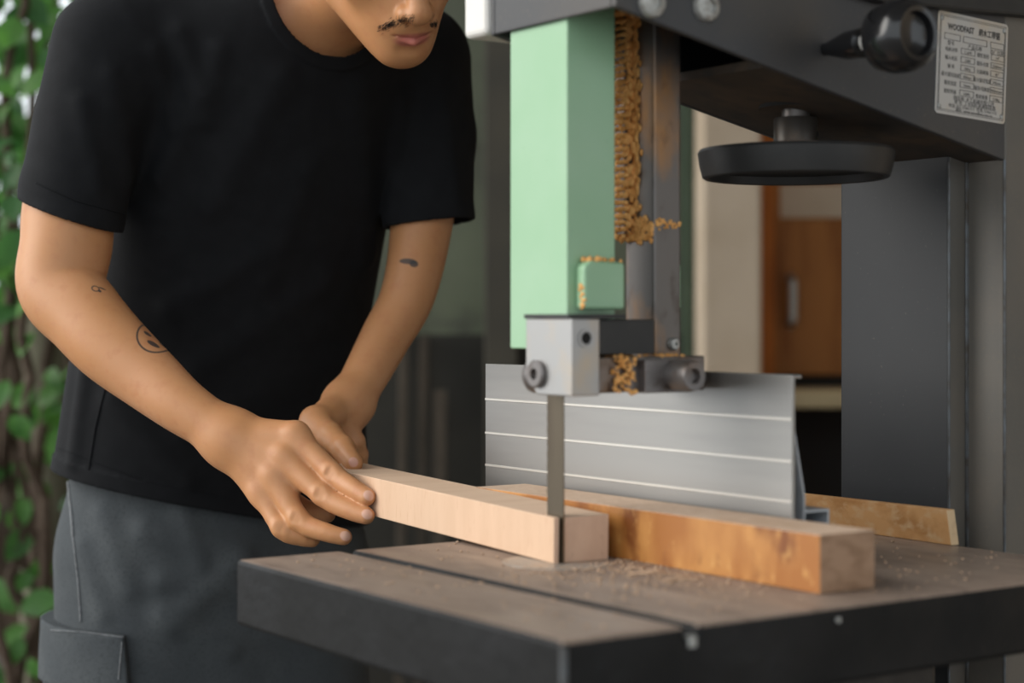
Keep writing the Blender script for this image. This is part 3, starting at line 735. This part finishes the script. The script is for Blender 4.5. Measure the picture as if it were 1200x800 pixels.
# moustache, stubble: real hairs
def hairs(name, spec):
    bm = NB()
    for (px,py,dx,dy,ln_,r) in spec:
        p,n = body.cast(px,py)
        if p is None: continue
        d = Vector((dx,0,-dy)); d = (d-n*d.dot(n)).normalized()
        pts = [p-n*.0005, p+d*ln_*.5+n*.0008, p+d*ln_+n*.0004]
        tube(bm, [Vector(q)-BASE for q in pts], r, 4, 0, r*.4)
    return obj(name, bm, 'hair', person, auto=False)
sp = []
for i in range(170):
    t = R.random()**1.15; px = 449+t*38; py = 30-t*10.5+R.gauss(0,3.0)
    sp.append((px,py,-.7+R.gauss(0,.25),.75+R.gauss(0,.2),R.uniform(.004,.007),.0002))
for i in range(36):
    t = R.random()**1.3; px = 446+t*18; py = 31.5-t*5+R.gauss(0,2.0); sp.append((px,py,-.85,.5,R.uniform(.004,.007),.00026))
hairs('mustache', sp)
sp = []
for i in range(70):
    t = R.random(); px = 503+t*9; py = 28-t*1.5+R.gauss(0,1.5); sp.append((px,py,.8,.5+R.gauss(0,.2),R.uniform(.003,.006),.00024))
hairs('mustache', sp)
# hair cap and brows
hair = Field(tuple(HO-Vector((.16,.16,.14))), tuple(HO+Vector((.16,.16,.18))), .003)
U(hair, ell(hl(0,-.018,.042),(.082,.102,.092),HR), 0)
f = ell(hl(0,.105,-.02),(.09,.07,.10),HR); hair.op(f,f.lo,f.hi,.02,'s')
f = ell(hl(0,.02,-.12),(.12,.14,.11),HR); hair.op(f,f.lo,f.hi,.02,'s')
hm = hair.mesh('hair'); hm.transform(Matrix.Translation(-BASE)); link('hair', hm, 'hair', person)

# ------------------------------------------------------------------ t-shirt
HS = .0025
sh = Field((-.66,2.02,.72),(.03,2.68,1.53),HS)
sh_lv = [lvl(248,680,2.44,.226,.148),lvl(249,590,2.43,.224,.146),lvl(258,420,2.38,.200,.130),lvl(296,250,2.31,.185,.125),lvl(322,110,2.255,.185,.118),lvl(338,40,2.225,.150,.098),lvl(352,-5,2.21,.085,.07),lvl(356,-25,2.21,.06,.05)]
sh.op(levels(sh_lv, YAW), (-.66,2.02,.72),(.03,2.68,1.53), 0)
def US(fn,k): sh.op(fn, fn.lo, fn.hi, k)
US(cap(P(352,16,2.21), P(150,38,2.16), .060,.066), .04)
US(cap(P(352,16,2.21), P(488,60,2.33), .056,.058), .04)
US(chain([P(140,62,2.155),P(105,150,2.15),P(88,253,2.135),P(80,310,2.13)],[70*2.15/F,62*2.15/F,56*2.135/F,54*2.13/F],k=.008), .02)
US(chain([P(492,75,2.335),P(503,160,2.33),P(513,258,2.32),P(516,310,2.32)],[60*2.33/F,54*2.33/F,42*2.32/F,40*2.32/F],k=.01), .022)
e1 = P(88,254,2.135); e2 = P(513,262,2.32)
US(chain([SR,armR[0],armR[1]], [.060,armRr[0]+.007,armRr[1]+.006], k=.006), .008)
US(chain([SL,armL[0],armL[1],armL[1]+(armL[1]-armL[0])*.3], [.054,armLr[0]+.008,armLr[1]+.006,armLr[1]+.006], k=.006), .008)
# folds
folds = [((208,40),(236,110),.006,.014),((236,110),(188,210),.006,.013),((255,60),(240,140),.005,.013),((180,60),(205,150),.004,.012),((130,90),(150,210),.005,.014),((95,120),(115,220),.004,.012),
         ((330,90),(250,240),.006,.02),((420,110),(430,300),.007,.02),((300,300),(200,360),.006,.018),((380,330),(230,430),.006,.02),((400,420),(220,500),.006,.02),((130,470),(220,560),.004,.016),((100,430),(85,540),.004,.012),((470,120),(455,250),.006,.014),((520,120),(535,230),.004,.012),((360,200),(310,330),.005,.02)]
tmpf = []
for (a,b,A_,sg) in folds:
    pa,_ = sh.cast(*a); pb,_ = sh.cast(*b)
    if pa is None or pb is None: print('fold miss',a,b); continue
    tmpf.append(ridge(pa,pb,A_,sg))
for f in tmpf: sh.op(f, f.lo, f.hi, mode='add')
solid = sh.d.copy()
sh.d = np.maximum(sh.d, -(sh.d+.0050))
def cut(fn, lo, hi): sh.op(fn, lo, hi, 0, 's')
# hem
def hem(x,y,z):
    return z-(CAMH-.196-.22*(x+.615)) + 0*y
cut(hem, (-.66,2.02,.70),(.03,2.68,.95))
def plane_cut(c, n, rad):
    c = np.array(c); n = np.array(Vector(n).normalized())
    def fn(x,y,z):
        pl = -((x-c[0])*n[0]+(y-c[1])*n[1]+(z-c[2])*n[2])
        spd = np.sqrt((x-c[0])**2+(y-c[1])**2+(z-c[2])**2)-rad
        return np.maximum(pl, spd)
    return fn, c-rad, c+rad
TL = levels(sh_lv, YAW)
def sleeve_cut(c, n, arm):
    n = Vector(n).normalized()
    def fn(x,y,z):
        pl = -((x-c[0])*n[0]+(y-c[1])*n[1]+(z-c[2])*n[2])
        return np.maximum(np.maximum(pl, arm(x,y,z)), .004-TL(x,y,z))
    return fn, arm.lo, arm.hi
cut(*sleeve_cut(e1, (-.325,.08,-.94), chain(armR[0:4], [r+.045 for r in armRr[0:4]], k=.006)))
cut(*sleeve_cut(e2, (.12,-.05,-1.0), chain(armL[0:4], [r+.060 for r in armLr[0:4]], k=.006)))
# neck opening
nf = cap(P(372,40,2.25), P(405,-70,2.02), .066,.072); cut(nf, nf.lo, nf.hi)
nf2 = cap(P(372,40,2.25), P(405,-70,2.02), .081,.087)
sl_,x_,y_,z_ = sh.win(nf2.lo, nf2.hi)
sh.d[sl_] = np.minimum(sh.d[sl_], np.maximum(np.maximum(np.abs(solid[sl_]+.001)-.0036, nf2(x_,y_,z_)), -nf(x_,y_,z_)))
sl_,x_,y_,z_ = sh.win((-.66,2.02,.72),(.03,2.68,.92))
hb = hem(x_,y_,z_)
sh.d[sl_] = np.minimum(sh.d[sl_], np.maximum(np.maximum(np.abs(solid[sl_]+.0015)-.0030, -hb), hb-.022))
sme = sh.mesh('t_shirt'); sme.transform(Matrix.Translation(-BASE))
shirt = link('t_shirt', sme, 'shirt', person)
def on_surf(field, pts, off):
    out = []
    for (x,y) in pts:
        p,n = field.cast(x,y)
        if p is not None: out.append(p+n*off)
    return out
def seam(field, pts, r, name, mat, parent, off=.0006, n=40):
    P2 = []
    for (a,b) in zip(pts,pts[1:]):
        for i in range(n): t = i/n; P2.append((a[0]+(b[0]-a[0])*t, a[1]+(b[1]-a[1])*t))
    P2.append(pts[-1]); q = on_surf(field,P2,off)
    if len(q) < 3: return
    bm = NB(); tube(bm, [v-BASE for v in q], r, 6); return obj(name, bm, mat, parent, smooth=True, auto=False)
seam(sh, [(124,452),(112,500),(104,550)], .0013, 'side_seam', 'shirt', shirt)
seam(sh, [(42,214),(90,236),(146,251)], .0007, 'sleeve_stitching', 'shirt', shirt)
seam(sh, [(66,524),(170,564),(270,584)], .0007, 'hem_stitching', 'shirt', shirt)
# collar rib
neckc = []
for a in np.linspace(math.radians(200),math.radians(350),2): pass

# ------------------------------------------------------------------ trousers
tr = Field((-.70,2.10,.0),(-.06,2.75,.92),.004)
tr_lv = [lvl(250,850,2.44,.175,.115),lvl(250,760,2.44,.185,.122),lvl(252,660,2.435,.190,.130),lvl(250,600,2.43,.195,.128),lvl(252,535,2.42,.196,.122),lvl(252,505,2.42,.190,.118)]
tr.op(levels(tr_lv, YAW), (-.70,2.10,.45),(-.06,2.75,.92), 0)
ar = [P(158,650,2.385),P(158,780,2.385),None,None]
kneeR = Vector((P(158,780,2.385).x-.005,2.37,.46)); ankR = Vector((kneeR.x,2.40,.07))
hipR = P(158,660,2.385); hipL = P(345,665,2.485)
kneeL = Vector((hipL.x+.02,2.47,.46)); ankL = Vector((hipL.x+.03,2.52,.07))
for h_,k_,a_ in ((hipR,kneeR,ankR),(hipL,kneeL,ankL)):
    f = chain([h_,k_,a_],[.099,.085,.070],k=.03); tr.op(f,f.lo,f.hi,.05)
for (a,b,A_,sg) in [((285,650),(170,620),.008,.016),((285,690),(190,680),.007,.015),((280,660),(200,730),.008,.018),((120,600),(150,690),.005,.016),((270,760),(190,720),.007,.015),((215,600),(235,660),.005,.014),((95,640),(120,720),.004,.014)]:
    pa,_ = tr.cast(*a); pb,_ = tr.cast(*b)
    if pa is None or pb is None: continue
    f = ridge(pa,pb,A_,sg); tr.op(f,f.lo,f.hi,mode='add')
tsolid = tr.d.copy()
tme = tr.mesh('trousers'); tme.transform(Matrix.Translation(-BASE)); trs = link('trousers', tme, 'trousers', person)
seam(tr, [(80,560),(84,600),(86,628)], .0022, 'pocket_seam', 'seam', trs)
seam(tr, [(86,628),(92,680),(95,728)], .0014, 'side_seam', 'seam', trs)
# cargo pocket
pk = Field((-.70,2.10,.45),(-.25,2.75,.80),.0025)
def trs_at(x,y,z):
    xi = ((x-tr.lo[0])/tr.h); yi = ((y-tr.lo[1])/tr.h); zi = ((z-tr.lo[2])/tr.h)
    from_ = tsolid
    i = np.clip(np.floor(xi).astype(int),0,tr.n[0]-2); j = np.clip(np.floor(yi).astype(int),0,tr.n[1]-2); k = np.clip(np.floor(zi).astype(int),0,tr.n[2]-2)
    tx,ty,tz = xi-i, yi-j, zi-k
    c = 0
    for a in (0,1):
        for b in (0,1):
            for d in (0,1):
                c = c + from_[i+a,j+b,k+d]*(tx if a else 1-tx)*(ty if b else 1-ty)*(tz if d else 1-tz)
    return c
pc = Vector((-.5575,2.315,.587)); pzt = P(100,733,2.32).z
def pocket(xmax, zt, zb, th_):
    def fn(x,y,z):
        d0 = trs_at(x,y,z)
        # tapered slab around the outer thigh
        ang = x + (z-pzt)*.10
        reg = np.maximum(np.maximum(ang-xmax, z-zt-(x+.55)*-.08), zb-z)
        reg = np.maximum(reg, y-2.43)
        d = np.maximum(d0-th_-.006*np.clip((pzt-z)/.1,0,1), reg)
        return np.maximum(d, -(d0+.004))
    return fn
pk.op(pocket(P(148,760,2.30).x, pzt-.012, .45, .010), (-.70,2.10,.45),(-.25,2.75,.80), 0)
pm = pk.mesh('cargo_pocket'); pm.transform(Matrix.Translation(-BASE)); pko = link('cargo_pocket', pm, 'trousers', trs)
pf = Field((-.70,2.10,.45),(-.25,2.75,.80),.0025)
pf.op(pocket(P(152,760,2.30).x, pzt, pzt-.072, .0155), (-.70,2.10,.45),(-.25,2.75,.80), 0)
pm = pf.mesh('pocket_flap'); pm.transform(Matrix.Translation(-BASE)); pfo = link('pocket_flap', pm, 'trousers', trs)
seam(pf, [(60,738),(100,741),(146,747)], .0009, 'flap_stitching', 'seam', trs)
seam(pf, [(143,752),(141,775),(139,796)], .0009, 'flap_stitching', 'seam', trs)
# shoes
for a_ in (ankR,ankL):
    s_ = Field(tuple(a_+Vector((-.12,-.30,-.08))), tuple(a_+Vector((.16,.12,.08))), .004)
    d = Vector((.35,-.93,0)).normalized()
    U(s_, union(cap(a_+Vector((0,.03,-.028)), a_+d*.15+Vector((0,0,-.035)), .040,.034), cap(a_, a_+Vector((0,0,-.03)), .042,.042), k=.03), 0)
    s_.d = np.maximum(s_.d, (.001-(s_.lo[2]+s_.h*np.arange(s_.n[2])))[None,None,:])
    m_ = s_.mesh('shoe'); m_.transform(Matrix.Translation(-BASE)); link('shoe', m_, 'shoe', person)

# ------------------------------------------------------------------ building behind
BY = 5.0
def bx(px): return (px-600)*BY/F
def bz(py): return CAMH+(373-py)*BY/F
bm = NB(); box(bm,bx(812),bx(878),BY-.25,BY+.05,0,2.75); struct('pillar', bm, 'beige', bevel=.01)
# back wall: green-grey above, dark below
bm = NB(); box(bm,-.98,bx(812),BY+.08,BY+.2,bz(392),2.75); struct('wall_back', bm, 'green_grey')
bm = NB(); box(bm,-.98,bx(812),BY+.06,BY+.2,0,bz(392)); struct('trim_1', bm, 'dark_wall')
bm = NB(); box(bm,bx(568),bx(606),BY-.02,BY+.06,0,2.75); struct('trim_2', bm, 'dark_alu', bevel=.004)
bm = NB(); box(bm,bx(800),bx(812),BY-.06,BY+.08,0,2.75); struct('greenery_strip', bm, mk('strip_green',(.04,.065,.04),.6,0,[(4,(.06,.09,.055),.4,.7)]), bevel=.004)  # flat dark green strip standing in for blurred greenery
# timber door right of the pillar
bm = NB(); box(bm,bx(879),bx(904),BY-.06,BY+.06,0,2.75); dfr = struct('trim_4', bm, 'wood_frame', bevel=.006)
bm = NB()
box(bm,bx(904),bx(1060),BY,BY+.05,bz(440),bz(255)); box(bm,bx(904),bx(1060),BY,BY+.05,bz(215),2.75)
box(bm,bx(904),bx(914),BY-.015,BY+.05,bz(440),2.75); box(bm,bx(1000),bx(1014),BY-.015,BY+.05,bz(440),2.75)
door = struct('door_1', bm, 'wood_door', bevel=.006)
bm = NB(); box(bm,bx(914),bx(1060),BY+.01,BY+.02,bz(255),bz(215)); pn = obj('panel', bm, 'beige', door)
bm = NB(); tube(bm, [(bx(926),BY-.012,bz(325)),(bx(926),BY-.05,bz(330)),(bx(926),BY-.05,bz(375)),(bx(926),BY-.012,bz(380))], .012, 10); obj('highlight_bar', bm, 'bolt', door, smooth=True)  # pale bar in place of blurred highlights on the door
cb = empty('counter', (bx(960),BY-.2,0), 0, 'pale topped counter with dark open space below, in front of wooden door', 'counter')
bm = NB(); box(bm,-.2,.5,-.2,.14,bz(470),bz(452)); obj('countertop', bm, mk('counter_tan',(.30,.235,.13),.6,0,[(6,(.24,.18,.10),.4,.7)]), cb, bevel=.006)
bm = NB(); box(bm,-.2,-.17,-.15,.13,0,bz(471)); obj('leg', bm, 'wood_frame', cb); 
bm = NB(); box(bm,.42,.45,-.15,.13,0,bz(471)); obj('leg', bm, 'wood_frame', cb)
bm = NB(); box(bm,-.17,.42,.10,.13,0,bz(471)); obj('shade_panel', bm, 'black_recess', cb)  # black sheet standing in for the shade under the countertop
bm = NB(); box(bm,bx(878),3.0,BY+.06,BY+.2,0,2.75); struct('wall_rear', bm, 'dark_wall')
# leaning boards in the room
for i,(px0,px1,hgt,lean) in enumerate(((462,472,1.2,.25),(486,496,1.0,.27),(505,520,.85,.2))):
    bm = NB(); x0 = (px0-600)*4.75/F; x1 = (px1-600)*4.75/F
    prism(bm, [(0,0),(.025,0),(.025+lean,hgt),(lean,hgt)], 'x', 0, x1-x0)
    o = obj('plank', bm, 'plank', None, (x0,4.75,0), bevel=.002)
    tag(o, ['tall narrow plank leaning on the dark wall, nearest the man\'s arm','middle plank of three leaning on the dark wall behind the saw','short wide plank leaning on the dark wall, nearest the saw'][i], 'plank', 'planks leaning on the dark wall')

# ------------------------------------------------------------------ garden on the left
bm = NB(); box(bm,-4.5,-1.05,5.6,5.9,0,1.10)
bmesh.ops.subdivide_edges(bm, edges=bm.edges[:], cuts=12, use_grid_fill=True)
for v in bm.verts: v.co += Vector((R.gauss(0,.03),R.gauss(0,.04),R.gauss(0,.03) if v.co.z > .05 else 0))
tag(obj('earth_bank', bm, 'earth', smooth=True, auto=False), kind='structure')
bm = NB(); lathe(bm, [(.075,0),(.07,.5),(.068,1.12),(.0,1.14)], ((57-600)*4.6/F,4.6,0), (0,0,1), 20); o = obj('garden_post', bm, 'olive', None, smooth=True)
tag(o, 'stout olive-grey post standing beside the hanging leaves, just left of the man', 'post')
def leaf(bm, c, d, n, L_, W_, mi):
    d = d.normalized(); s = d.cross(n).normalized(); n = s.cross(d)
    prof = ((0,0,0),(.25,.42,.03),(.55,.5,.02),(.82,.28,-.04),(1,0,-.12))
    mid = [bm.verts.new(c+d*(t*L_)+n*(z*L_)) for t,wd,z in prof]
    lf = [None]+[bm.verts.new(c+d*(t*L_)+s*(wd*W_)+n*((z+.07)*L_)) for t,wd,z in prof[1:-1]]+[None]
    rg = [None]+[bm.verts.new(c+d*(t*L_)-s*(wd*W_)+n*((z+.07)*L_)) for t,wd,z in prof[1:-1]]+[None]
    for side in (lf,rg):
        seq = [(mid[0],mid[1],side[1])]+[(mid[i],mid[i+1],side[i+1],side[i]) for i in (1,2)]+[(mid[3],mid[4],side[3])]
        for q in seq:
            f = bm.faces.new(q if side is lf else q[::-1]); f.material_index = mi; f.smooth = True
def vine(px, Y, zlo, zhi, wd, n, label, dens=None):
    x = (px-600)*Y/F
    root = empty('climbing_vine', (x,Y,0), 0, label, 'plant', 'climbing vines beside the man')
    bm = NB()
    for k in range(3):
        ph = R.uniform(0,6); pts = [(R.uniform(-.02,.02)+.06*math.sin(2.1*z+ph)+.03*math.sin(5*z+ph), .05*math.cos(3*z+ph), z) for z in np.linspace(0,zhi,26)]
        tube(bm, pts, .022-.005*k, 8, 0, .006)
    obj('stem', bm, 'bark', root, smooth=True)
    bm = NB()
    for i in range(n):
        t = R.random(); z = zlo+(zhi-zlo)*(t if dens is None else dens(t))
        c = Vector((R.gauss(0,wd), R.gauss(0,.14), z))
        d = Vector((R.gauss(0,.6), R.gauss(-.3,.5), R.gauss(-.7,.5))); nn = Vector((R.gauss(0,.5), -1+R.gauss(0,.5), R.gauss(.6,.5)))
        L_ = R.uniform(.055,.10)
        leaf(bm, c, d, nn, L_, L_*R.uniform(.5,.7), 0 if R.random() < .65 else 1)
    f = obj('foliage', bm, ['leaf','leaf2'], root); f['kind'] = 'stuff'
up_ = lambda t: 1-(1-t)**1.0*.999
vine(12, 4.0, 1.10, 2.3, .15, 250, 'leafy green vine at the edge of the picture, lit from behind', None)
vine(72, 4.3, 1.12, 2.35, .12, 180, 'green vine hanging close behind the man\'s sleeve', None)
vine(-55, 4.2, .95, 2.3, .16, 280, 'broad leafy vine partly out of view, farthest from the man', None)
vine(30, 4.1, .12, .95, .10, 70, 'low sparse leafy vine growing in front of the earth bank', None)
bpy.context.view_layer.update()
